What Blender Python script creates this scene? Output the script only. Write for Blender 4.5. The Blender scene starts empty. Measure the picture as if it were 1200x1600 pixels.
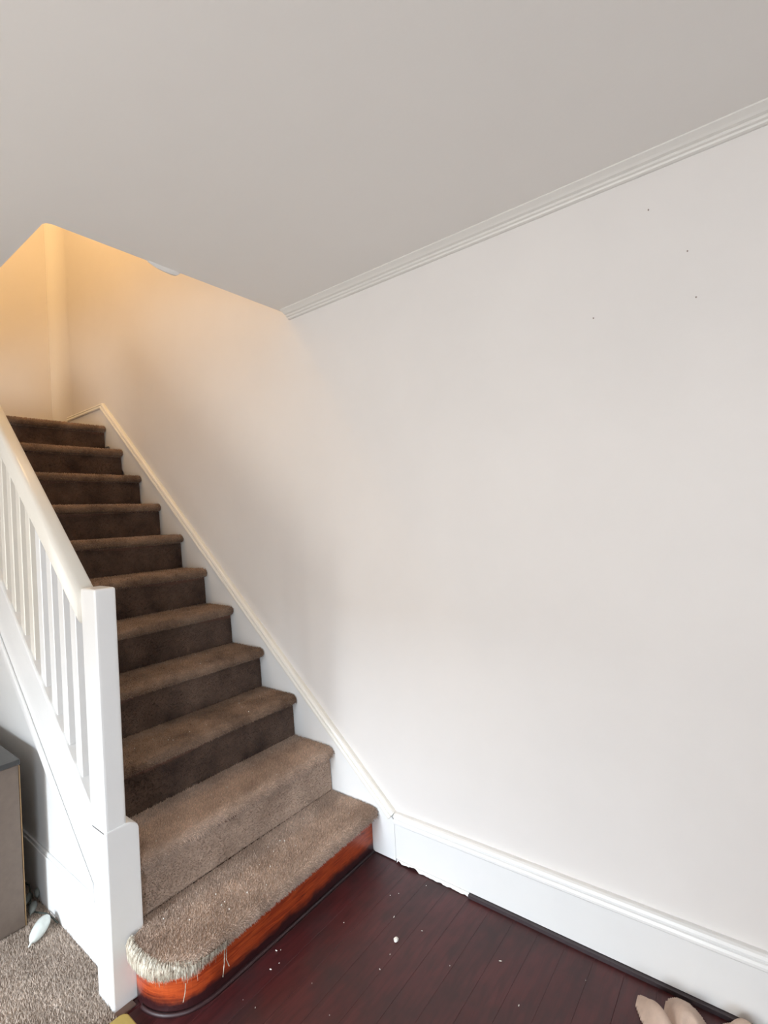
import bpy, bmesh, math, random
import numpy as np
from mathutils import Matrix, Vector

random.seed(7)
rng = np.random.default_rng(7)
SC = bpy.context.scene
COL = SC.collection

# ------------------------------------------------------------------ camera
YAW, PITCH, ROLL = 0.6516, 0.007, -0.0508
CAM = Vector((1.3282, -1.6006, 1.3834))
fwd = Vector((-math.sin(YAW) * math.cos(PITCH), math.cos(YAW) * math.cos(PITCH), math.sin(PITCH)))
rt = fwd.cross(Vector((0, 0, 1))).normalized()
up = rt.cross(fwd)
r2 = rt * math.cos(ROLL) + up * math.sin(ROLL)
u2 = -rt * math.sin(ROLL) + up * math.cos(ROLL)
cd = bpy.data.cameras.new('camera')
cam = bpy.data.objects.new('camera', cd)
COL.objects.link(cam)
cam.matrix_world = Matrix(((r2.x, u2.x, -fwd.x, CAM.x), (r2.y, u2.y, -fwd.y, CAM.y),
                           (r2.z, u2.z, -fwd.z, CAM.z), (0, 0, 0, 1)))
cd.sensor_fit = 'VERTICAL'
cd.sensor_height = 36.0
cd.lens = 781.5 / 1600 * 36.0
cd.clip_start = 0.02
SC.camera = cam

# ------------------------------------------------------------------ world, lights, exposure
w = bpy.data.worlds.new('sky')
SC.world = w
w.use_nodes = True
bg = w.node_tree.nodes['Background']
bg.inputs[0].default_value = (0.80, 0.90, 1.0, 1)
bg.inputs[1].default_value = 1.0
SC.view_settings.view_transform = 'Standard'
SC.view_settings.look = 'None'
SC.view_settings.gamma = 1.0
SC.view_settings.use_curve_mapping = False
SC.view_settings.exposure = 0.56


def area(name, loc, target, sx, sy, power, color):
    d = bpy.data.lights.new(name, 'AREA')
    d.shape = 'RECTANGLE'
    d.size, d.size_y, d.energy, d.color = sx, sy, power, color
    o = bpy.data.objects.new(name, d)
    COL.objects.link(o)
    o.location = loc
    o.rotation_euler = (Vector(target) - Vector(loc)).to_track_quat('-Z', 'Y').to_euler()
    return o


WIN = (-0.60, 0.50, 0.15, 1.55)           # window in the wall behind the camera: x0 x1 z0 z1
area('daylight', (0.22, -8.0, 3.3), (0.15, -3.9, 1.0), 1.7, 2.6, 960, (0.74, 0.87, 1.0))
area('daylight_window', (0.035, -3.85, 0.9), (0.2, -0.6, 2.34), 1.15, 1.4, 34, (1.0, 0.945, 0.865))
area('daylight_right_window', (2.57, -2.9, 0.75), (-0.4, -0.8, 0.5), 1.3, 1.2, 54, (0.80, 0.90, 1.0))


def lamp(name, loc, power, color, radius):
    d = bpy.data.lights.new(name, 'POINT')
    d.energy, d.color, d.shadow_soft_size = power, color, radius
    o = bpy.data.objects.new(name, d)
    COL.objects.link(o)
    o.location = loc
    return o


lamp('landing_lamp', (-1.6, -0.78, 4.3), 27, (1.0, 0.63, 0.27), 0.08)

# ------------------------------------------------------------------ material helpers


def new_mat(name):
    m = bpy.data.materials.new(name)
    m.use_nodes = True
    nt = m.node_tree
    return m, nt, nt.nodes['Principled BSDF']


def noise(nt, scale, detail=4, rough=0.55, vec=None, dist=0.0):
    n = nt.nodes.new('ShaderNodeTexNoise')
    n.inputs['Scale'].default_value = scale
    n.inputs['Detail'].default_value = detail
    n.inputs['Roughness'].default_value = rough
    n.inputs['Distortion'].default_value = dist
    if vec:
        nt.links.new(vec, n.inputs['Vector'])
    return n.outputs['Fac']


def ramp(nt, fac, stops):
    r = nt.nodes.new('ShaderNodeValToRGB')
    cr = r.color_ramp
    while len(cr.elements) < len(stops):
        cr.elements.new(0.5)
    for e, (p, c) in zip(cr.elements, stops):
        e.position = p
        e.color = (*c, 1) if len(c) == 3 else c
    nt.links.new(fac, r.inputs[0])
    return r.outputs[0]


def coord(nt, kind='Object', scale=(1, 1, 1)):
    t = nt.nodes.new('ShaderNodeTexCoord')
    mp = nt.nodes.new('ShaderNodeMapping')
    mp.inputs['Scale'].default_value = scale
    nt.links.new(t.outputs[kind], mp.inputs['Vector'])
    return mp.outputs[0]


def bump(nt, bsdf, fac, strength, dist):
    b = nt.nodes.new('ShaderNodeBump')
    b.inputs['Strength'].default_value = strength
    b.inputs['Distance'].default_value = dist
    nt.links.new(fac, b.inputs['Height'])
    nt.links.new(b.outputs[0], bsdf.inputs['Normal'])


def mix(nt, fac, a, b, mode='MIX'):
    m = nt.nodes.new('ShaderNodeMix')
    m.data_type = 'RGBA'
    m.blend_type = mode
    for sock, v in ((m.inputs[0], fac), (m.inputs[6], a), (m.inputs[7], b)):
        if isinstance(v, (int, float)):
            sock.default_value = v
        elif isinstance(v, tuple):
            sock.default_value = (*v, 1)
        else:
            nt.links.new(v, sock)
    return m.outputs[2]


def paint(name, c, rough=0.5, vary=0.04, scale=2.0, bs=0.12):
    m, nt, b = new_mat(name)
    v = coord(nt)
    lo = tuple(x * (1 - vary) for x in c)
    nt.links.new(ramp(nt, noise(nt, scale, 5, 0.6, v), [(0.3, lo), (0.7, c)]), b.inputs['Base Color'])
    b.inputs['Roughness'].default_value = rough
    bump(nt, b, noise(nt, 90, 3, 0.6, v), bs, 0.002)
    return m


def plain(name, c, rough=0.5, metal=0.0):
    m, nt, b = new_mat(name)
    v = coord(nt)
    nt.links.new(ramp(nt, noise(nt, 40, 3, 0.6, v), [(0.3, tuple(x * 0.85 for x in c)), (0.7, c)]), b.inputs['Base Color'])
    b.inputs['Roughness'].default_value = rough
    b.inputs['Metallic'].default_value = metal
    return m


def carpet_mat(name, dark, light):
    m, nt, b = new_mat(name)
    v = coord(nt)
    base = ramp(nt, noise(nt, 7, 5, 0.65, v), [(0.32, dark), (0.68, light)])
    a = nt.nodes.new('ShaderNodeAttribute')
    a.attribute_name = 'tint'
    nt.links.new(mix(nt, 1.0, base, a.outputs['Color'], 'MULTIPLY'), b.inputs['Base Color'])
    b.inputs['Roughness'].default_value = 0.9
    b.inputs['Specular IOR Level'].default_value = 0.1
    b.inputs['Sheen Weight'].default_value = 0.25
    b.inputs['Sheen Roughness'].default_value = 0.5
    return m


def riser_wood():
    m, nt, b = new_mat('orange_red_wood')
    v = coord(nt, 'Object', (1.5, 2.0, 22))
    g = noise(nt, 5, 6, 0.65, v, 1.2)
    col = ramp(nt, g, [(0.28, (0.08, 0.010, 0.005)), (0.41, (0.28, 0.034, 0.010)), (0.58, (0.44, 0.070, 0.017)), (0.8, (0.53, 0.115, 0.03))])
    # old dark floor paint smeared along the foot of the riser
    t = nt.nodes.new('ShaderNodeTexCoord')
    sx = nt.nodes.new('ShaderNodeSeparateXYZ')
    nt.links.new(t.outputs['Object'], sx.inputs[0])
    n2 = noise(nt, 14, 4, 0.6, t.outputs['Object'])
    ad = nt.nodes.new('ShaderNodeMath')
    ad.operation = 'MULTIPLY_ADD'
    nt.links.new(n2, ad.inputs[0])
    ad.inputs[1].default_value = -0.05
    nt.links.new(sx.outputs['Z'], ad.inputs[2])
    msk = ramp(nt, ad.outputs[0], [(0.006, (1, 1, 1)), (0.034, (0, 0, 0))])
    nt.links.new(mix(nt, msk, col, (0.03, 0.008, 0.009)), b.inputs['Base Color'])
    b.inputs['Roughness'].default_value = 0.3
    bump(nt, b, g, 0.2, 0.003)
    return m


def floor_wood():
    m, nt, b = new_mat('dark_red_floor_paint')
    v = coord(nt, 'Object', (9, 1.2, 1))
    t = nt.nodes.new('ShaderNodeTexCoord')
    oi = nt.nodes.new('ShaderNodeObjectInfo')
    g = noise(nt, 6, 6, 0.6, v, 0.6)
    geo = nt.nodes.new('ShaderNodeNewGeometry')
    big = noise(nt, 5.0, 4, 0.6, geo.outputs['Position'])
    c1 = ramp(nt, g, [(0.3, (0.042, 0.008, 0.009)), (0.7, (0.085, 0.016, 0.017))])
    c2 = mix(nt, ramp(nt, big, [(0.45, (0, 0, 0)), (0.72, (0.75, 0.75, 0.75))]), c1, (0.030, 0.017, 0.018))
    hs = nt.nodes.new('ShaderNodeHueSaturation')
    mm = nt.nodes.new('ShaderNodeMapRange')
    mm.inputs['To Min'].default_value = 0.93
    mm.inputs['To Max'].default_value = 1.07
    nt.links.new(oi.outputs['Random'], mm.inputs['Value'])
    nt.links.new(mm.outputs[0], hs.inputs['Value'])
    nt.links.new(c2, hs.inputs['Color'])
    nt.links.new(hs.outputs[0], b.inputs['Base Color'])
    nt.links.new(ramp(nt, big, [(0.3, (0.34, 0.34, 0.34)), (0.7, (0.55, 0.55, 0.55))]), b.inputs['Roughness'])
    bump(nt, b, g, 0.25, 0.003)
    return m


def lit_corner():
    # light on the flared corner painted as white, fading into the wall colour
    m, nt, b = new_mat('painted_corner_light')
    t = nt.nodes.new('ShaderNodeTexCoord')
    sx = nt.nodes.new('ShaderNodeSeparateXYZ')
    nt.links.new(t.outputs['Object'], sx.inputs[0])
    ad = nt.nodes.new('ShaderNodeMath')
    ad.operation = 'MULTIPLY_ADD'
    nt.links.new(noise(nt, 3, 4, 0.6, t.outputs['Object']), ad.inputs[0])
    ad.inputs[1].default_value = 0.06
    nt.links.new(sx.outputs['X'], ad.inputs[2])
    mr = nt.nodes.new('ShaderNodeMapRange')
    mr.inputs['From Min'].default_value = -2.95
    mr.inputs['From Max'].default_value = -2.78
    nt.links.new(ad.outputs[0], mr.inputs['Value'])
    nt.links.new(mix(nt, mr.outputs[0], (0.92, 0.905, 0.88), (0.77, 0.742, 0.718)), b.inputs['Base Color'])
    b.inputs['Roughness'].default_value = 0.6
    return m


M_WALL = paint('offwhite_wall_paint', (0.785, 0.755, 0.730), 0.55, 0.055, 1.7, 0.08)
M_CEIL = paint('grey_white_ceiling_paint', (0.80, 0.775, 0.74), 0.7, 0.03, 1.2, 0.1)
M_TRIM = paint('white_gloss_trim_paint', (0.84, 0.84, 0.83), 0.28, 0.03, 5, 0.05)
M_CROWN = paint('aged_white_crown_paint', (0.75, 0.73, 0.69), 0.4, 0.03, 5, 0.05)
M_LIT_CORNER = lit_corner()
M_BEAD = plain('dark_maroon_bead', (0.035, 0.012, 0.013), 0.5)
M_DIM = plain('dull_grey_plastic', (0.16, 0.17, 0.155), 0.3)
M_RAIL = paint('lamp_tinted_rail_paint', (0.79, 0.755, 0.68), 0.3, 0.04, 4, 0.05)  # landing lamp's warm tint painted into the handrail and upper balusters
M_CREAM = paint('cream_white_gloss_paint', (0.84, 0.82, 0.76), 0.3, 0.03, 5, 0.05)
M_CARPET = carpet_mat('shaded_riser_carpet', (0.060, 0.034, 0.025), (0.21, 0.135, 0.098))  # shade on the risers painted as a darker copy of the carpet
M_TREAD = carpet_mat('lit_tread_carpet', (0.17, 0.105, 0.070), (0.42, 0.285, 0.20))  # light on the treads painted as a paler copy of the carpet
M_LIT_SHAG = carpet_mat('lit_lower_step_carpet', (0.44, 0.315, 0.24), (0.76, 0.58, 0.465))  # fluffier bottom pile, made paler to paint light on the two lowest steps
M_FCARPET = carpet_mat('greyish_beige_carpet', (0.42, 0.33, 0.265), (0.64, 0.52, 0.43))
M_FRINGE, nt_, b_ = new_mat('pale_carpet_fibre')
nt_.links.new(ramp(nt_, noise(nt_, 160, 3, 0.7, coord(nt_, 'Object', (1, 1, 0.15))), [(0.36, (0.20, 0.15, 0.11)), (0.5, (0.48, 0.42, 0.33)), (0.64, (0.72, 0.68, 0.58))]), b_.inputs['Base Color'])
b_.inputs['Roughness'].default_value = 0.9
M_RISER = riser_wood()
M_FLOOR = floor_wood()
M_CORE = plain('bare_step_wood', (0.12, 0.05, 0.03), 0.6)
M_DARKTRIM = plain('dark_shoe_strip', (0.055, 0.04, 0.045), 0.45)
M_SUB = plain('dark_subfloor', (0.012, 0.008, 0.008), 0.8)
M_BROWN = plain('greyish_brown_board', (0.165, 0.125, 0.10), 0.55)
M_TAN = plain('tan_board_edge', (0.30, 0.19, 0.09), 0.6)
M_BLACK = plain('charcoal_laminate', (0.045, 0.045, 0.045), 0.35)
M_PEARL = plain('pearly_white_plastic', (0.72, 0.76, 0.72), 0.12)
M_CORD = plain('dark_cord', (0.05, 0.06, 0.05), 0.5)
M_YELLOW = plain('mustard_foam', (0.48, 0.36, 0.10), 0.8)
M_BEIGE = plain('beige_plush', (0.62, 0.47, 0.38), 0.9)
M_CHIP = plain('white_plaster_crumb', (0.85, 0.82, 0.75), 0.8)
M_NAIL = plain('nail_mark', (0.34, 0.27, 0.24), 0.6)
M_GREY = plain('grey_plaster', (0.30, 0.29, 0.27), 0.9)

# ------------------------------------------------------------------ mesh helpers


def link(name, me, mat, parent=None):
    o = bpy.data.objects.new(name, me)
    COL.objects.link(o)
    if mat:
        me.materials.append(mat)
    if parent:
        o.parent = parent
        o.matrix_parent_inverse = parent.matrix_world.inverted()
        o.matrix_parent_inverse = Matrix.Translation(-parent.location)
    return o


def obj(name, bm, mat, parent=None, smooth=False):
    bmesh.ops.recalc_face_normals(bm, faces=bm.faces)
    me = bpy.data.meshes.new(name)
    bm.to_mesh(me)
    bm.free()
    if smooth:
        me.polygons.foreach_set('use_smooth', [True] * len(me.polygons))
    return link(name, me, mat, parent)


def tag(o, label=None, cat=None, group=None, kind=None):
    for k, v in (('label', label), ('category', cat), ('group', group), ('kind', kind)):
        if v:
            o[k] = v
    return o


def thing(name, label, cat, loc, group=None):
    o = bpy.data.objects.new(name, None)
    COL.objects.link(o)
    o.location = loc
    o.empty_display_size = 0.1
    return tag(o, label, cat, group)


def box(bm, x0, x1, y0, y1, z0, z1):
    v = [bm.verts.new(p) for p in ((x0, y0, z0), (x1, y0, z0), (x1, y1, z0), (x0, y1, z0),
                                   (x0, y0, z1), (x1, y0, z1), (x1, y1, z1), (x0, y1, z1))]
    for f in ((0, 3, 2, 1), (4, 5, 6, 7), (0, 1, 5, 4), (1, 2, 6, 5), (2, 3, 7, 6), (3, 0, 4, 7)):
        bm.faces.new([v[i] for i in f])
    return bm


def boxes(*bs):
    bm = bmesh.new()
    for b in bs:
        box(bm, *b)
    return bm


def bevel(bm, w, seg=2):
    bmesh.ops.recalc_face_normals(bm, faces=bm.faces)
    bmesh.ops.bevel(bm, geom=list(bm.edges), offset=w, segments=seg, profile=0.6, affect='EDGES', clamp_overlap=True)
    return bm


def prism_xz(pts, y0, y1):
    bm = bmesh.new()
    a = [bm.verts.new((x, y0, z)) for x, z in pts]
    b = [bm.verts.new((x, y1, z)) for x, z in pts]
    bm.faces.new(a)
    bm.faces.new(b[::-1])
    n = len(pts)
    for i in range(n):
        bm.faces.new((a[i], b[i], b[(i + 1) % n], a[(i + 1) % n]))
    return bm


def prism_xy(pts, z0, z1):
    bm = bmesh.new()
    a = [bm.verts.new((x, y, z0)) for x, y in pts]
    b = [bm.verts.new((x, y, z1)) for x, y in pts]
    bm.faces.new(a)
    bm.faces.new(b[::-1])
    n = len(pts)
    for i in range(n):
        bm.faces.new((a[i], b[i], b[(i + 1) % n], a[(i + 1) % n]))
    return bm


def grid_faces(bm, rings, close=False):
    for a, b in zip(rings[:-1], rings[1:]):
        n = len(a)
        for i in range(n if close else n - 1):
            j = (i + 1) % n
            bm.faces.new((a[i], a[j], b[j], b[i]))


def wall_moulding(path, prof):
    """sweep a closed profile of (drop below the line, distance out from the wall) along a mitred (x,z) line on the wall"""
    bm = bmesh.new()
    rings = []
    P = [Vector(p) for p in path]
    for i, p in enumerate(P):
        ns = []
        for a, b in ((i - 1, i), (i, i + 1)):
            if 0 <= a and b < len(P):
                d = (P[b] - P[a]).normalized()
                n = Vector((d.y, -d.x))
                if n.y > 0:
                    n = -n
                ns.append(n)
        n = sum(ns, Vector((0, 0))).normalized()
        k = 1 / max(0.2, n.dot(ns[0]))
        rings.append([bm.verts.new((p.x + n.x * k * d, -yo - 0.0006, p.y + n.y * k * d)) for d, yo in prof])
    grid_faces(bm, rings, True)
    bm.faces.new(rings[0])
    bm.faces.new(rings[-1][::-1])
    return bm


def tube(bm, pts, r, n=6):
    P = [Vector(p) for p in pts]
    rings = []
    for i, p in enumerate(P):
        d = (P[min(i + 1, len(P) - 1)] - P[max(i - 1, 0)]).normalized()
        a = d.orthogonal().normalized() if i == 0 else (rings_a - d * rings_a.dot(d)).normalized()
        rings_a = a
        b = d.cross(a)
        rr = r[i] if isinstance(r, (list, tuple)) else r
        rings.append([bm.verts.new(p + (a * math.cos(2 * math.pi * k / n) + b * math.sin(2 * math.pi * k / n)) * rr) for k in range(n)])
    grid_faces(bm, rings, True)
    bm.faces.new(rings[0][::-1])
    bm.faces.new(rings[-1])
    return bm


def with_pile(name, bm, density, h, rad, mat, parent, lean=(0, 0, 0), keep=None, seed=1):
    """carpet: the backing surface in bm plus tufts standing on it, one mesh"""
    g = np.random.default_rng(seed)
    bmesh.ops.recalc_face_normals(bm, faces=bm.faces)
    bmesh.ops.triangulate(bm, faces=bm.faces)
    V = np.array([v.co[:] for v in bm.verts])
    bm.verts.index_update()
    F = np.array([[v.index for v in f.verts] for f in bm.faces])
    A, B, C = V[F[:, 0]], V[F[:, 1]], V[F[:, 2]]
    nrm = np.cross(B - A, C - A)
    ar = np.linalg.norm(nrm, axis=1) / 2
    nrm = nrm / (2 * ar[:, None] + 1e-12)
    N = int(ar.sum() * density)
    fi = g.choice(len(F), N, p=ar / ar.sum())
    u, v = g.random(N), g.random(N)
    fl = u + v > 1
    u[fl], v[fl] = 1 - u[fl], 1 - v[fl]
    P = A[fi] + (B[fi] - A[fi]) * u[:, None] + (C[fi] - A[fi]) * v[:, None]
    n = nrm[fi]
    if keep is not None:
        k = keep(P, n)
        P, n = P[k], n[k]
        N = len(P)
    t = np.cross(n, np.array([0.31, 0.87, 0.38]))
    t /= np.linalg.norm(t, axis=1)[:, None]
    b = np.cross(n, t)
    ang = g.random(N) * 6.283
    rr = rad * (0.7 + 0.6 * g.random(N))
    ring = []
    for k in range(3):
        a = ang + k * 2.0944
        ring.append(P + (t * np.cos(a)[:, None] + b * np.sin(a)[:, None]) * rr[:, None] - n * 0.001)
    hh = h * (0.65 + 0.6 * g.random(N))
    tip = P + n * hh[:, None] + (g.random((N, 3)) - 0.5) * h * 0.9 + np.array(lean) * h
    TV = np.stack(ring + [tip], 1).reshape(-1, 3)
    base = len(V) + np.arange(N)[:, None] * 4
    T = np.stack([base + np.array([0, 1, 3]), base + np.array([1, 2, 3]), base + np.array([2, 0, 3])], 1).reshape(-1, 3)
    allV = np.concatenate([V, TV])
    allF = np.concatenate([F, T])
    me = bpy.data.meshes.new(name)
    me.vertices.add(len(allV))
    me.vertices.foreach_set('co', allV.astype(np.float32).ravel())
    me.loops.add(len(allF) * 3)
    me.loops.foreach_set('vertex_index', allF.astype(np.int32).ravel())
    me.polygons.add(len(allF))
    me.polygons.foreach_set('loop_start', np.arange(0, len(allF) * 3, 3, dtype=np.int32))
    me.update(calc_edges=True)
    ca = me.color_attributes.new('tint', 'FLOAT_COLOR', 'POINT')
    tv = np.ones((len(allV), 4), np.float32)
    s = np.repeat(0.72 + 0.5 * g.random(N), 4)
    tv[len(V):, :3] = s[:, None]
    tv[:len(V), :3] = 0.75
    ca.data.foreach_set('color', tv.ravel())
    bm.free()
    return link(name, me, mat, parent)


# ------------------------------------------------------------------ setting
def struct(name, bm, mat, parent=None, smooth=False):
    o = obj(name, bm, mat, parent, smooth)
    if not parent:
        o['kind'] = 'structure'
    return o


ZC = 2.343            # room ceiling
WX, WY = -0.40, -0.985  # corner of the stairwell opening
XL, XR, YF = -3.045, 2.6, -3.9

# stair wall (straight, flaring forward in a plaster sweep at the far corner)
wall_back = struct('wall_back', boxes((XL, XR, 0.0, 0.12, 0.0, 4.9)), M_WALL)
bm = bmesh.new()
prof = [(-2.80 - 0.243 * i / 30, -0.0005 - 0.052 * (i / 30) ** 1.7) for i in range(31)]
rings = [[bm.verts.new((x, y, z)) for x, y in prof + [(XL + 0.002, -0.0003)]] for z in (2.05, 4.89)]
grid_faces(bm, rings, True)
bm.faces.new(rings[0])
bm.faces.new(rings[1][::-1])
struct('wall_flare', bm, M_LIT_CORNER)  # far corner sweep of the wall, with its light painted in
for x, z in ((1.102, 2.209), (1.204, 1.93), (0.94, 1.947), (1.19, 2.06)):
    bm = bmesh.new()
    bmesh.ops.create_cone(bm, cap_ends=True, segments=10, radius1=0.0022, radius2=0.0016, depth=0.003,
                          matrix=Matrix.Translation((x, -0.0015, z)) @ Matrix.Rotation(math.pi / 2, 4, 'X'))
    obj('nail_head', bm, M_NAIL, wall_back)
struct('wall_left', boxes((XL - 0.12, XL, YF, 0.0, 0.0, 4.9)), M_WALL)
struct('wall_right', boxes((XR, XR + 0.12, YF, 0.12, 0.0, ZC + 0.2)), M_WALL)
x0, x1, z0, z1 = WIN
struct('wall_front', boxes((XL, x0, YF - 0.12, YF, 0, ZC), (x1, XR, YF - 0.12, YF, 0, ZC),
                           (x0, x1, YF - 0.12, YF, 0, z0), (x0, x1, YF - 0.12, YF, z1, ZC)), M_WALL)
# ceiling with the stairwell opening cut out
bm = prism_xy([(XL, YF), (XR, YF), (XR, 0.0), (WX, 0.0), (WX, WY + 0.02), (WX - 0.006, WY + 0.006), (WX - 0.02, WY), (XL, WY)], ZC, ZC + 0.2)
ceiling = struct('ceiling', bm, M_CEIL)
bm = bmesh.new()
pr_ = [(-0.66, 0.0, 0.004), (-0.63, 0.010, 0.010), (-0.60, 0.014, 0.014), (-0.565, 0.014, 0.018), (-0.545, 0.010, 0.020), (-0.535, 0.0, 0.006)]
rg = []
for y, dz, dx in pr_:
    rg.append([bm.verts.new(p) for p in ((WX + 0.004, y, ZC - 0.0005), (WX - 0.002, y, ZC - dz - 0.001), (WX - dx, y, ZC - dz * 0.7 - 0.001), (WX - dx, y, ZC + 0.01))])
grid_faces(bm, rg, True)
bm.faces.new(rg[0][::-1])
bm.faces.new(rg[-1])
o = obj('plaster_lip', bm, M_CEIL, ceiling)
# upstairs hall above the well
struct('wall_upper_hall', boxes((XL, WX + 0.1, WY - 0.12, WY - 0.003, ZC + 0.2, 4.9), (WX, WX + 0.1, WY, 0.0, ZC + 0.2, 4.9)), M_WALL)
struct('ceiling_upper_hall', boxes((XL, WX + 0.1, WY - 0.12, 0.0, 4.9, 5.0)), M_CEIL)

# crown moulding
prof = [(0, 0.0), (0, 0.056), (0.004, 0.056), (0.009, 0.044), (0.011, 0.040), (0.016, 0.034), (0.018, 0.024), (0.020, 0.024),
        (0.024, 0.021), (0.026, 0.014), (0.031, 0.012), (0.033, 0.006), (0.033, 0.0)]
struct('trim_1', wall_moulding([(-0.385, ZC), (XR, ZC)], prof), M_CROWN)

# baseboard along the stair wall
BX = 0.094


def bz(x):
    return 0.193 + 0.0125 * (x - BX)


PM = [(0.0, 0.0), (0.0, 0.013), (0.003, 0.020), (0.010, 0.024), (0.014, 0.024), (0.0155, 0.0205), (0.018, 0.0205), (0.020, 0.025), (0.027, 0.028), (0.034, 0.028),
      (0.038, 0.025), (0.040, 0.0165), (0.043, 0.0165), (0.043, 0.0)]
bb = struct('baseboard_right', prism_xz([(BX, 0.014), (XR, 0.014), (XR, bz(XR) - 0.03), (BX, bz(BX) - 0.03)], -0.018, 0.0), M_TRIM)
struct('moulding', wall_moulding([(BX, bz(BX)), (XR, bz(XR))], PM), M_TRIM, bb)
# worn dark shoe strip below it, with a stretch of chipped white paint
struct('shoe_strip', boxes((0.42, XR, -0.030, 0.0, 0.0, 0.012)), M_DARKTRIM, bb)
bm = bmesh.new()
xs = np.linspace(0.10, 0.42, 40)
a, b, c, d = [], [], [], []
for x in xs:
    k = 0.004 + 0.012 * random.random() if 0.10 < x < 0.2 else 0.001 + 0.003 * random.random()
    yo = 0.023 + 0.004 * random.random()
    a.append(bm.verts.new((x, -yo, min(k, 0.012))))
    b.append(bm.verts.new((x, -0.0215, 0.0135)))
    c.append(bm.verts.new((x, 0.0, 0.0135)))
    d.append(bm.verts.new((x, 0.0, min(k, 0.012))))
grid_faces(bm, [a, b, c, d, a])
bm.faces.new((a[0], b[0], c[0], d[0]))
bm.faces.new((a[-1], b[-1], c[-1], d[-1]))
struct('chipped_paint_strip', bm, M_TRIM, bb)

# floor: dark base with painted boards that run away from the viewer towards the stair wall
floor = struct('floor', boxes((XL, XR, YF, 0.12, -0.08, -0.02)), M_SUB)
PW = 0.086
bm = boxes((-PW / 2 + 0.00012, PW / 2 - 0.00012, -1.95, 1.95, -0.02, 0.0))
bevel(bm, 0.0005, 1)
me = bpy.data.meshes.new('plank')
bmesh.ops.recalc_face_normals(bm, faces=bm.faces)
bm.to_mesh(me)
bm.free()
me.materials.append(M_FLOOR)
n = int((XR + 0.266) / PW) + 1
for i in range(n):
    o = bpy.data.objects.new('plank', me)
    COL.objects.link(o)
    o.parent = floor
    o.location = (-0.266 + PW * (i + 0.5), -1.952 - 0.002 * random.random(), -0.0003 * random.random())
# left part: fitted carpet
bm = bmesh.new()
box(bm, XL + 0.002, -0.186, YF + 0.002, -0.9195, 0.0004, 0.006)
cut = bm
fc = with_pile('floor_carpet', cut, 60000, 0.010, 0.0019, M_FCARPET, None,
               keep=lambda P, n: (n[:, 2] > 0.5) & (P[:, 0] > -1.15) & (P[:, 1] > -1.35) &
               ~((P[:, 0] > -0.312) & (P[:, 1] > -0.972)) & ~((P[:, 0] < -0.79) & (P[:, 1] < -0.995)), seed=3)
fc['kind'] = 'structure'

# ------------------------------------------------------------------ staircase
R_, G_ = 0.19, 0.2228
NS = 11
YR, YLN = -0.0225, -0.896      # tread ends: wall side / outer side


def nx(k):
    return 0.003 - (k - 1) * G_


stair = thing('staircase', 'straight staircase with brown carpeted steps rising along the white wall', 'staircase', (0, -0.45, 0))

NOSE = []
for i in range(9):             # (distance in from nosing front, drop below tread top)
    a = math.radians(90 - i * 28)
    NOSE.append((0.022 - 0.022 * math.cos(a), 0.021 - 0.021 * math.sin(a)))
# path for the curtail (bottom) step in plan
PATH1 = [(0.012, YR), (0.016, -0.2), (0.018, -0.4), (0.020, -0.6), (0.022, -0.74), (0.022, -0.80), (0.016, -0.85), (0.000, -0.888), (-0.025, -0.914),
         (-0.065, -0.930), (-0.105, -0.936), (-0.145, -0.936), (-0.175, -0.932), (-0.204, -0.925)]


def sweep_nose(path, backs, ztop, prof):
    """carpet surface: tread top from the back points to the nosing, then the profile down round it"""
    bm = bmesh.new()
    rows = []
    n = len(path)
    for i, (p, bk) in enumerate(zip(path, backs)):
        a = Vector(path[max(i - 1, 0)])
        b = Vector(path[min(i + 1, n - 1)])
        d = (b - a).normalized()
        inn = Vector((d.y, -d.x))
        if inn.dot(Vector(bk) - Vector(p)) < 0:
            inn = -inn
        row = []
        s0 = Vector(p) + inn * 0.022
        for t in (0.0, 0.35, 0.7):
            q = Vector(bk).lerp(s0, t)
            row.append((q.x, q.y, ztop + 0.0))
        for din, dz in prof:
            q = Vector(p) + inn * din
            row.append((q.x, q.y, ztop - dz))
        rows.append([bm.verts.new(v) for v in row])
    grid_faces(bm, rows)
    return bm


def rounded(pts, n=4):
    out = [pts[0], pts[1]]
    for i in range(1, len(pts) - 1):
        p0, p1, p2, p3 = (Vector(pts[j]) for j in (i - 1, i, i + 1, min(i + 2, len(pts) - 1)))
        if i == 1:
            p0 = p1
        for q in range(1, n + 1):
            t = q / n
            v = 0.5 * (2 * p1 + (p2 - p0) * t + (2 * p0 - 5 * p1 + 4 * p2 - p3) * t * t + (3 * p1 - p0 - 3 * p2 + p3) * t ** 3)
            out.append((v.x, v.y))
    return out


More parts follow.
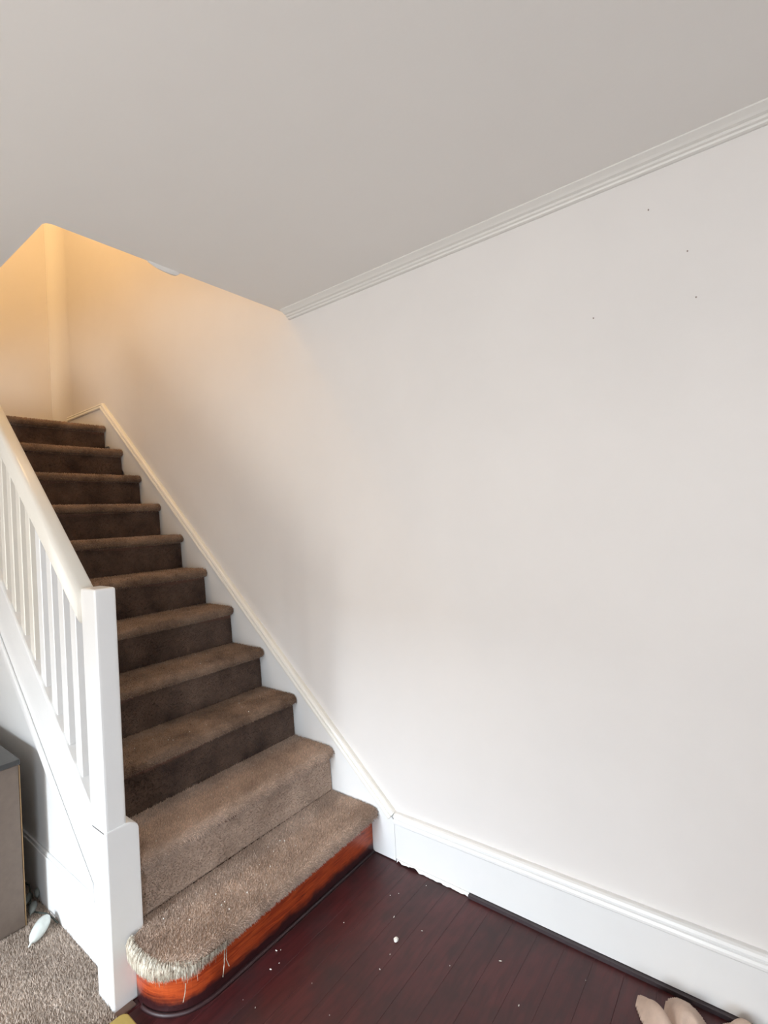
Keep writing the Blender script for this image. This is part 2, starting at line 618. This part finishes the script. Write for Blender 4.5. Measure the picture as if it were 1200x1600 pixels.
for k in range(1, NS + 1):
    x, z = nx(k), k * R_
    dens = 95000 if k <= 2 else (60000 if k <= 5 else 34000)
    rad = 0.0016 if k <= 2 else (0.0020 if k <= 5 else 0.0026)
    hgt = 0.008 if k <= 2 else 0.006
    if k == 1:
        rp = [(-0.020, YR), (-0.018, -0.55), (-0.020, -0.74), (-0.024, -0.79), (-0.042, -0.842), (-0.078, -0.880), (-0.12, -0.901), (-0.165, -0.909), (-0.2065, -0.905)]
        rp = rounded(rp)
        core = prism_xy(rp + [(-0.2065, -0.872), (-0.255, -0.872), (-0.255, YR)], 0.0005, z - 0.014)
        st = obj('step', core, M_RISER, stair)
        st['label'] = 'bottom step with rounded end and bare orange red wooden riser'
        # thin dark bead where the riser meets the floor
        bm = bmesh.new()
        rows = []
        for i, p in enumerate(rp):
            a, b = Vector(rp[max(i - 1, 0)]), Vector(rp[min(i + 1, len(rp) - 1)])
            d = (b - a).normalized()
            outn = Vector((-d.y, d.x))
            if outn.x < -0.01 or (abs(outn.x) < 0.3 and outn.y > 0):
                outn = -outn
            row = []
            for off, zz in ((0.0006, 0.0005), (0.009, 0.0005), (0.0085, 0.005), (0.006, 0.009), (0.0006, 0.011)):
                q = Vector(p) + outn * off
                row.append(bm.verts.new((q.x, q.y, zz)))
            rows.append(row)
        grid_faces(bm, rows, True)
        bm.faces.new(rows[0])
        bm.faces.new(rows[-1][::-1])
        obj('bead', bm, M_BEAD, st, True)
        backs = []
        for px, py in PATH1:
            if py > -0.80:
                backs.append((-0.243, py))
            elif px > -0.0:
                backs.append((-0.243, max(py, -0.86)))
            else:
                backs.append((-0.2065 - 0.03 * max(0.0, 1 + px / 0.07), -0.872 - 0.02 * min(1, -px / 0.15)))
        prof = NOSE + [(0.030, 0.050), (0.034, 0.060)]
        bm = sweep_nose(PATH1, backs, z, prof)
    else:
        core = boxes((nx(k + 1) - 0.030, x - 0.030, YLN, YR, (k - 1) * R_ - 0.012, z - 0.012))
        st = obj('step', core, M_CORE, stair)
        yl = YLN if k != 2 else -0.873
        ys = np.linspace(YR, yl, 8)
        wob = [0.003 * math.sin(5 * y + k * 2.1) for y in ys]
        path = [(x + wv, y) for y, wv in zip(ys, wob)]
        backs = [(nx(k + 1) - 0.026, y) for y in ys] if k < NS else [((-2.855 if y > -0.12 else XL + 0.012), y) for y in ys]
        bm = sweep_nose(path, backs, z, NOSE + [(0.028, 0.048)])
    # solid sheet: add a back face by extruding a thin thickness downward/inward
    bmesh.ops.recalc_face_normals(bm, faces=bm.faces)
    if sum(f.normal.z * f.calc_area() for f in bm.faces) < 0:
        bmesh.ops.reverse_faces(bm, faces=bm.faces)
    ztop = z
    tc = None

    def keep_t(P, n, ztop=ztop, x=x):
        return (n[:, 2] > -0.75)
    # grow without re-flipping (open sheets keep the orientation chosen above)
    _rc = bmesh.ops.recalc_face_normals
    tc = with_pile('tread_carpet', bm, dens, hgt, rad, M_LIT_SHAG if k <= 2 else M_TREAD, st, lean=(0.25, 0, -0.1), keep=keep_t, seed=10 + k)
    if k > 1:
        bm = bmesh.new()
        ys = np.linspace(YR, YLN if k != 2 else -0.873, 6)
        rows = []
        for y in ys:
            wv = 0.002 * math.sin(7 * y + k)
            rows.append([bm.verts.new((x - d + wv, y, zz)) for d, zz in
                         ((0.030, z - 0.046), (0.027, z - 0.070), (0.025, z - 0.12), (0.023, z - R_ + 0.004))])
        grid_faces(bm, rows)
        with_pile('riser_carpet', bm, dens * 0.8, hgt * 0.7, rad, M_LIT_SHAG if k <= 2 else M_CARPET, st, lean=(0, 0, -0.5), seed=40 + k)

# landing under the top tread carpet
obj('landing', boxes((XL + 0.012, nx(12) - 0.034, YLN, -0.115, 2.09 - 0.2, 2.09 - 0.012)), M_CORE, stair)

# frayed pale fibres at the rounded end of the bottom step
step1 = [o for o in stair.children if o.name == 'step'][0]
bm = bmesh.new()
for i in range(1700):
    sq = random.uniform(4.2, 12.9)
    edge = max(0.0, min(1.0, (sq - 4.2) / 5.0))
    if random.random() > 0.35 + 0.65 * edge:
        continue
    ln = random.uniform(0.026, 0.050) * (0.35 + 0.65 * edge) + (0.022 if edge < 0.5 else 0.0)
    if random.random() < 0.03:
        ln += random.uniform(0.01, 0.02)
    j = int(sq)
    f = sq - j
    p = Vector(PATH1[j]).lerp(Vector(PATH1[j + 1]), f)
    d = (Vector(PATH1[j + 1]) - Vector(PATH1[j])).normalized()
    out = Vector((-d.y, d.x))
    if out.dot(p - Vector((-0.12, -0.8))) < 0:
        out = -out
    o3 = Vector((out.x, out.y, 0))
    side = Vector((d.x, d.y, 0)) * random.uniform(-0.006, 0.006)
    k0 = random.uniform(-0.012, 0.003) - 0.030 * (1 - edge) ** 1.5
    if k0 > -0.002 and random.random() < 0.55:
        k0 -= 0.01
    b0 = Vector((p.x, p.y, 0.19))
    pts_ = [b0 - o3 * random.uniform(0.004, 0.014) + Vector((0, 0, 0.0065 + k0)), b0 + o3 * 0.001 + Vector((0, 0, -0.001 + k0)) + side * 0.2,
            b0 + o3 * 0.007 + Vector((0, 0, -0.016)) + side * 0.5, b0 + o3 * random.uniform(0.003, 0.007) + Vector((0, 0, -ln)) + side]
    tube(bm, pts_, [0.0005, 0.0007, 0.0007, 0.0003], 3)
for y, ln in ((-0.745, 0.045), (-0.752, 0.06), (-0.875, 0.035)):
    q = Vector((0.012, y, 0.135))
    tube(bm, (q, q + Vector((0.006, -0.006, -ln * 0.5)), q + Vector((0.010, -0.03 * random.random(), -ln))), 0.0011, 4)
fr = obj('carpet_fringe', bm, M_FRINGE, step1)
fr['kind'] = 'stuff'
fr['label'] = 'frayed pale carpet fibres'

# inner string on the wall, and its moulding: mitred to the baseboard below and level on the landing
SL = (2.258 - 0.193) / (BX + 2.281)


def rake(x):
    return 0.193 + (BX - x) * SL


pts = [(BX - 0.001, 0.004), (BX - 0.001, rake(BX) - 0.03)]
pts += [(-2.281, rake(-2.281) - 0.035), (-2.85, 2.228), (-2.85, 1.95), (-2.2, 1.95), (-0.3, 0.004)]
ist = obj('wall_string', prism_xz(pts, -0.0185, -0.0005), M_TRIM, stair)
obj('moulding', wall_moulding([(BX - 0.001, 0.193), (-2.281, 2.258), (-2.85, 2.253)], PM), M_CREAM, ist)

# outer string, spandrel


def zt_(x):
    return 0.795 + 0.885 * (-0.646 - x)


def zb_(x):
    return 0.672 + 0.885 * (-0.75 - x)


XN = -0.3085
XE = -2.28
os_ = obj('outer_string', bevel(prism_xz([(XN, zb_(XN)), (XN, zt_(XN) - 0.002), (XE, zt_(XE) - 0.002), (XE, zb_(XE))], -0.963, -0.9195), 0.004), M_TRIM, stair)
obj('bead', bevel(prism_xz([(XN, zb_(XN) - 0.004), (XN, zb_(XN) + 0.032), (XE, zb_(XE) + 0.032), (XE, zb_(XE) - 0.004)], -0.974, -0.9635), 0.004), M_TRIM, os_)
sp = obj('spandrel_panel', prism_xz([(XN, 0.0065), (XN, zb_(XN) + 0.1), (XE, zb_(XE) + 0.1), (XE, 0.0065)], -0.918, -0.899), M_TRIM, stair)
obj('skirting_board', bevel(boxes((XE, XN, -0.930, -0.9185, 0.0065, 0.200)), 0.003), M_TRIM, sp)
obj('skirting_cap', bevel(boxes((XE, XN, -0.926, -0.9185, 0.2005, 0.214)), 0.002), M_TRIM, sp)

# ------------------------------------------------------------------ banister
ban = thing('banister', 'white painted banister with square newel post and slanting handrail beside the stairs', 'banister', (-0.258, -0.93, 0.0))
bm = boxes((-0.307, -0.212, -0.970, -0.909, 0.50, 1.213))
bevel(bm, 0.009, 3)
newel = obj('newel_post', bm, M_TRIM, ban)
bm = prism_xy([(-0.3075, -0.970), (-0.2085, -0.970), (-0.2085, -0.878), (-0.3075, -0.878)], 0.0065, 0.515)
for v in bm.verts:
    if v.co.z > 0.4:
        if v.co.y > -0.9:
            v.co.y = -0.904
        v.co.z = 0.525
# shoulder: lower square section rises to z .50 then slopes back to the shaft
bm.free()
bm = bmesh.new()
ys_ = [(-0.970, 0.001), (-0.876, 0.001), (-0.876, 0.488), (-0.880, 0.500), (-0.889, 0.508), (-0.903, 0.516), (-0.970, 0.516)]
a = [bm.verts.new((-0.3075, y, z)) for y, z in ys_]
b = [bm.verts.new((-0.2085, y, z)) for y, z in ys_]
bm.faces.new(a)
bm.faces.new(b[::-1])
for i in range(len(ys_)):
    j = (i + 1) % len(ys_)
    bm.faces.new((a[i], a[j], b[j], b[i]))
bevel(bm, 0.004, 2)
obj('newel_base', bm, M_TRIM, newel)


def zh(x):
    return 1.218 + 0.9 * (-0.316 - x)


XH = -1.56
bm = bmesh.new()
sec = []
hw, hh = 0.0275, 0.0525
for cx_, cz_, a0 in ((1, 1, 0), (-1, 1, 90), (-1, -1, 180), (1, -1, 270)):
    rad_ = 0.018
    for i in range(5):
        a = math.radians(a0 + i * 22.5)
        sec.append((cx_ * (hw - rad_) + rad_ * math.cos(a), cz_ * (hh - rad_ * 1.2) + rad_ * 1.2 * math.sin(a)))
rows = []
for x in (-0.3085, XH):
    rows.append([bm.verts.new((x, -0.9525 + yy, zh(x) - hh + zz)) for yy, zz in sec])
grid_faces(bm, rows, True)
bm.faces.new(rows[0])
bm.faces.new(rows[1][::-1])
obj('handrail', bm, M_RAIL, ban, True)
br = prism_xz([(XN, zt_(XN)), (XN, zt_(XN) + 0.056), (XE, zt_(XE) + 0.056), (XE, zt_(XE))], -0.968, -0.905)
obj('base_rail', bevel(br, 0.006, 2), M_TRIM, ban)
SB = 0.039
for i in range(13):
    x = -0.405 - 0.0885 * i
    xa, xb = x - SB / 2, x + SB / 2
    if zh(x) > 2.28:
        break
    bm = prism_xz([(xa, zt_(xa) + 0.056), (xb, zt_(xb) + 0.056), (xb, zh(xb) - 0.1045), (xa, zh(xa) - 0.1045)], -0.957, -0.957 + SB)
    bevel(bm, 0.002, 1)
    obj('baluster', bm, M_RAIL if i > 3 else M_TRIM, ban)

# ------------------------------------------------------------------ cabinet beside the stairs
cab = thing('cabinet', 'low greyish brown cabinet with charcoal top beside white stair panel', 'cabinet', (-1.05, -1.22, 0.0065))
obj('body', bevel(boxes((-1.93, -0.800, -1.60, -1.003, 0.0075, 0.574)), 0.002, 1), M_BROWN, cab)
obj('top', bevel(boxes((-1.935, -0.795, -1.605, -0.999, 0.5745, 0.592)), 0.003, 2), M_BLACK, cab)
obj('edge_band', boxes((-0.803, -0.799, -1.0028, -1.0002, 0.010, 0.570)), M_TAN, cab)

# ------------------------------------------------------------------ small things on the carpet


def bulb_bm(p0, p1, r):
    p0, p1 = Vector(p0), Vector(p1)
    d = p1 - p0
    bm = bmesh.new()
    st_ = [(0.0, 0.05), (0.015, 0.30), (0.05, 0.52), (0.12, 0.75), (0.22, 0.92), (0.34, 1.0), (0.46, 1.0), (0.58, 0.93), (0.68, 0.81), (0.76, 0.64), (0.82, 0.44), (0.85, 0.26), (0.88, 0.17), (0.94, 0.14), (1.0, 0.08)]
    tube(bm, [p0 + d * t for t, _ in st_], [r * q for _, q in st_], 20)
    return bm


b1 = obj('bulb', bulb_bm((-0.738, -0.955, 0.040), (-0.666, -1.036, 0.022), 0.0225), M_PEARL, None, True)
tag(b1, 'pearly white teardrop bulb lying on the brown carpet by the cabinet', 'bulb')
sl = thing('string_lights', 'dim string of small bulbs in the dark gap behind the cabinet', 'string lights', (-0.9, -0.965, 0.0165))
bm = bmesh.new()
tube(bm, [(-1.0, -0.955, 0.06), (-0.95, -0.945, 0.055), (-0.90, -0.955, 0.028), (-0.86, -0.975, 0.022), (-0.82, -0.965, 0.022), (-0.78, -0.945, 0.022), (-0.74, -0.940, 0.021), (-0.70, -0.938, 0.020)], 0.0028, 6)
obj('cord', bm, M_CORD, sl, True)
for p0, p1, r in (((-0.935, -0.945, 0.030), (-0.885, -0.985, 0.028), 0.013), ((-0.865, -0.955, 0.034), (-0.815, -0.985, 0.026), 0.013), ((-0.905, -0.935, 0.055), (-0.880, -0.940, 0.03), 0.009)):
    obj('bulb', bulb_bm(p0, p1, r), M_DIM, sl, True)

# mustard mat whose corner shows at the foot of the newel
bm = bmesh.new()
cs = []
mx0, mx1, my0, my1 = -0.183, 0.12, -1.30, -0.950
for cx_, cy_, a0 in ((mx1, my1, 0), (mx0, my1, 90), (mx0, my0, 180), (mx1, my0, 270)):
    for i in range(6):
        a = math.radians(a0 + 18 * i)
        rr = 0.022
        cs.append((cx_ + (-rr if cx_ == mx1 else rr) + rr * math.cos(a), cy_ + (-rr if cy_ == my1 else rr) + rr * math.sin(a)))
bm = bevel(prism_xy(cs, 0.0008, 0.014), 0.003, 2)
tag(obj('mat', bm, M_YELLOW), 'mustard yellow mat corner at the foot of the white newel post', 'mat')

# crumpled beige cloth at the bottom right
bm = bmesh.new()
NXc, NYc = 90, 72
X0c, X1c, Y0c, Y1c = 0.97, 1.36, -0.32, -0.034


def cloth_h(x, y):
    def g(cx_, cy_, sx_, sy_, h, rot=0.0):
        dx, dy = x - cx_, y - cy_
        c, s = math.cos(rot), math.sin(rot)
        u, v = (dx * c + dy * s) / sx_, (-dx * s + dy * c) / sy_
        return h * math.exp(-(u * u + v * v) ** 1.4)
    h = max(g(1.045, -0.150, 0.026, 0.060, 0.052, 0.75), g(1.108, -0.118, 0.036, 0.062, 0.056, 0.45), g(1.230, -0.070, 0.042, 0.030, 0.050, 0.1), g(1.16, -0.20, 0.09, 0.05, 0.035))
    h -= g(1.118, -0.150, 0.012, 0.018, 0.040, 0.5)
    return 0.003 + max(0.0, h) + 0.0025 * math.sin(70 * x + 35 * y) * min(1.0, h / 0.03)


P_ = {}


def cv(i, j, low):
    if (i, j, low) not in P_:
        x = X0c + (X1c - X0c) * i / NXc
        y = Y0c + (Y1c - Y0c) * j / NYc
        P_[i, j, low] = bm.verts.new((x, y, 0.0008 if low else cloth_h(x, y)))
    return P_[i, j, low]


def inside(i, j):
    x = X0c + (X1c - X0c) * (i + 0.5) / NXc
    y = Y0c + (Y1c - Y0c) * (j + 0.5) / NYc
    return 0 <= i < NXc and 0 <= j < NYc and cloth_h(x, y) > 0.007


for j in range(NYc):
    for i in range(NXc):
        if not inside(i, j):
            continue
        q = ((i, j), (i + 1, j), (i + 1, j + 1), (i, j + 1))
        bm.faces.new([cv(*p, False) for p in q])
        bm.faces.new([cv(*p, True) for p in q[::-1]])
        for (di, dj), (p, r) in (((0, -1), (q[0], q[1])), ((1, 0), (q[1], q[2])), ((0, 1), (q[2], q[3])), ((-1, 0), (q[3], q[0]))):
            if not inside(i + di, j + dj):
                bm.faces.new((cv(*p, True), cv(*r, True), cv(*r, False), cv(*p, False)))
tag(obj('cloth', bm, M_BEIGE, None, True), 'crumpled beige cloth on the dark red floor by the baseboard', 'cloth')

# crumb and specks on the dark floor
bm = bmesh.new()
bmesh.ops.create_icosphere(bm, subdivisions=2, radius=0.0075, matrix=Matrix.Translation((0.312, -0.320, 0.006)))
for v in bm.verts:
    v.co += Vector((random.uniform(-1, 1), random.uniform(-1, 1), random.uniform(-0.6, 0.6))) * 0.0013
tag(obj('plaster_crumb', bm, M_CHIP), 'white plaster crumb lying alone on the dark red floor', 'crumb')
bm = bmesh.new()
spots = [(0.012, -0.565), (0.022, -0.555), (0.055, -0.59), (0.30, -0.62), (0.33, -0.43), (0.12, -0.36), (0.20, -0.15), (0.36, -0.24), (0.06, -0.73), (0.12, -0.80), (0.24, -0.70), (0.19, -0.58),
         (0.1, -0.87), (0.02, -0.90), (-0.05, -0.925), (0.05, -0.62), (0.5, -0.3), (0.62, -0.2), (0.85, -0.12), (0.72, -0.3)]
for i in range(32):
    if i < len(spots):
        x, y = spots[i]
    else:
        x, y = random.uniform(0.05, 0.9), random.uniform(-0.8, -0.06)
    s = random.uniform(0.0012, 0.0028)
    bmesh.ops.create_icosphere(bm, subdivisions=1, radius=s, matrix=Matrix.Translation((x, y, s * 0.6)) @ Matrix.Rotation(random.random() * 3, 4, 'Z') @ Matrix.Diagonal((random.uniform(0.7, 2.2), 0.7, 0.6, 1)))
tag(obj('lint_specks', bm, M_CHIP), 'tiny white specks of lint scattered over the dark red floor', 'lint', kind='stuff')
bm = bmesh.new()
for i in range(60):
    k = random.choice((1, 1, 2, 2, 3, 4))
    x = nx(k) - random.uniform(0.02, 0.2)
    y = random.uniform(-0.85, -0.06)
    s = random.uniform(0.0012, 0.0026)
    bmesh.ops.create_icosphere(bm, subdivisions=1, radius=s, matrix=Matrix.Translation((x, y, k * R_ + 0.006)))
lt = obj('carpet_lint', bm, M_CHIP)
tag(lt, 'pale lint specks scattered over the brown stair carpet', 'lint', kind='stuff')
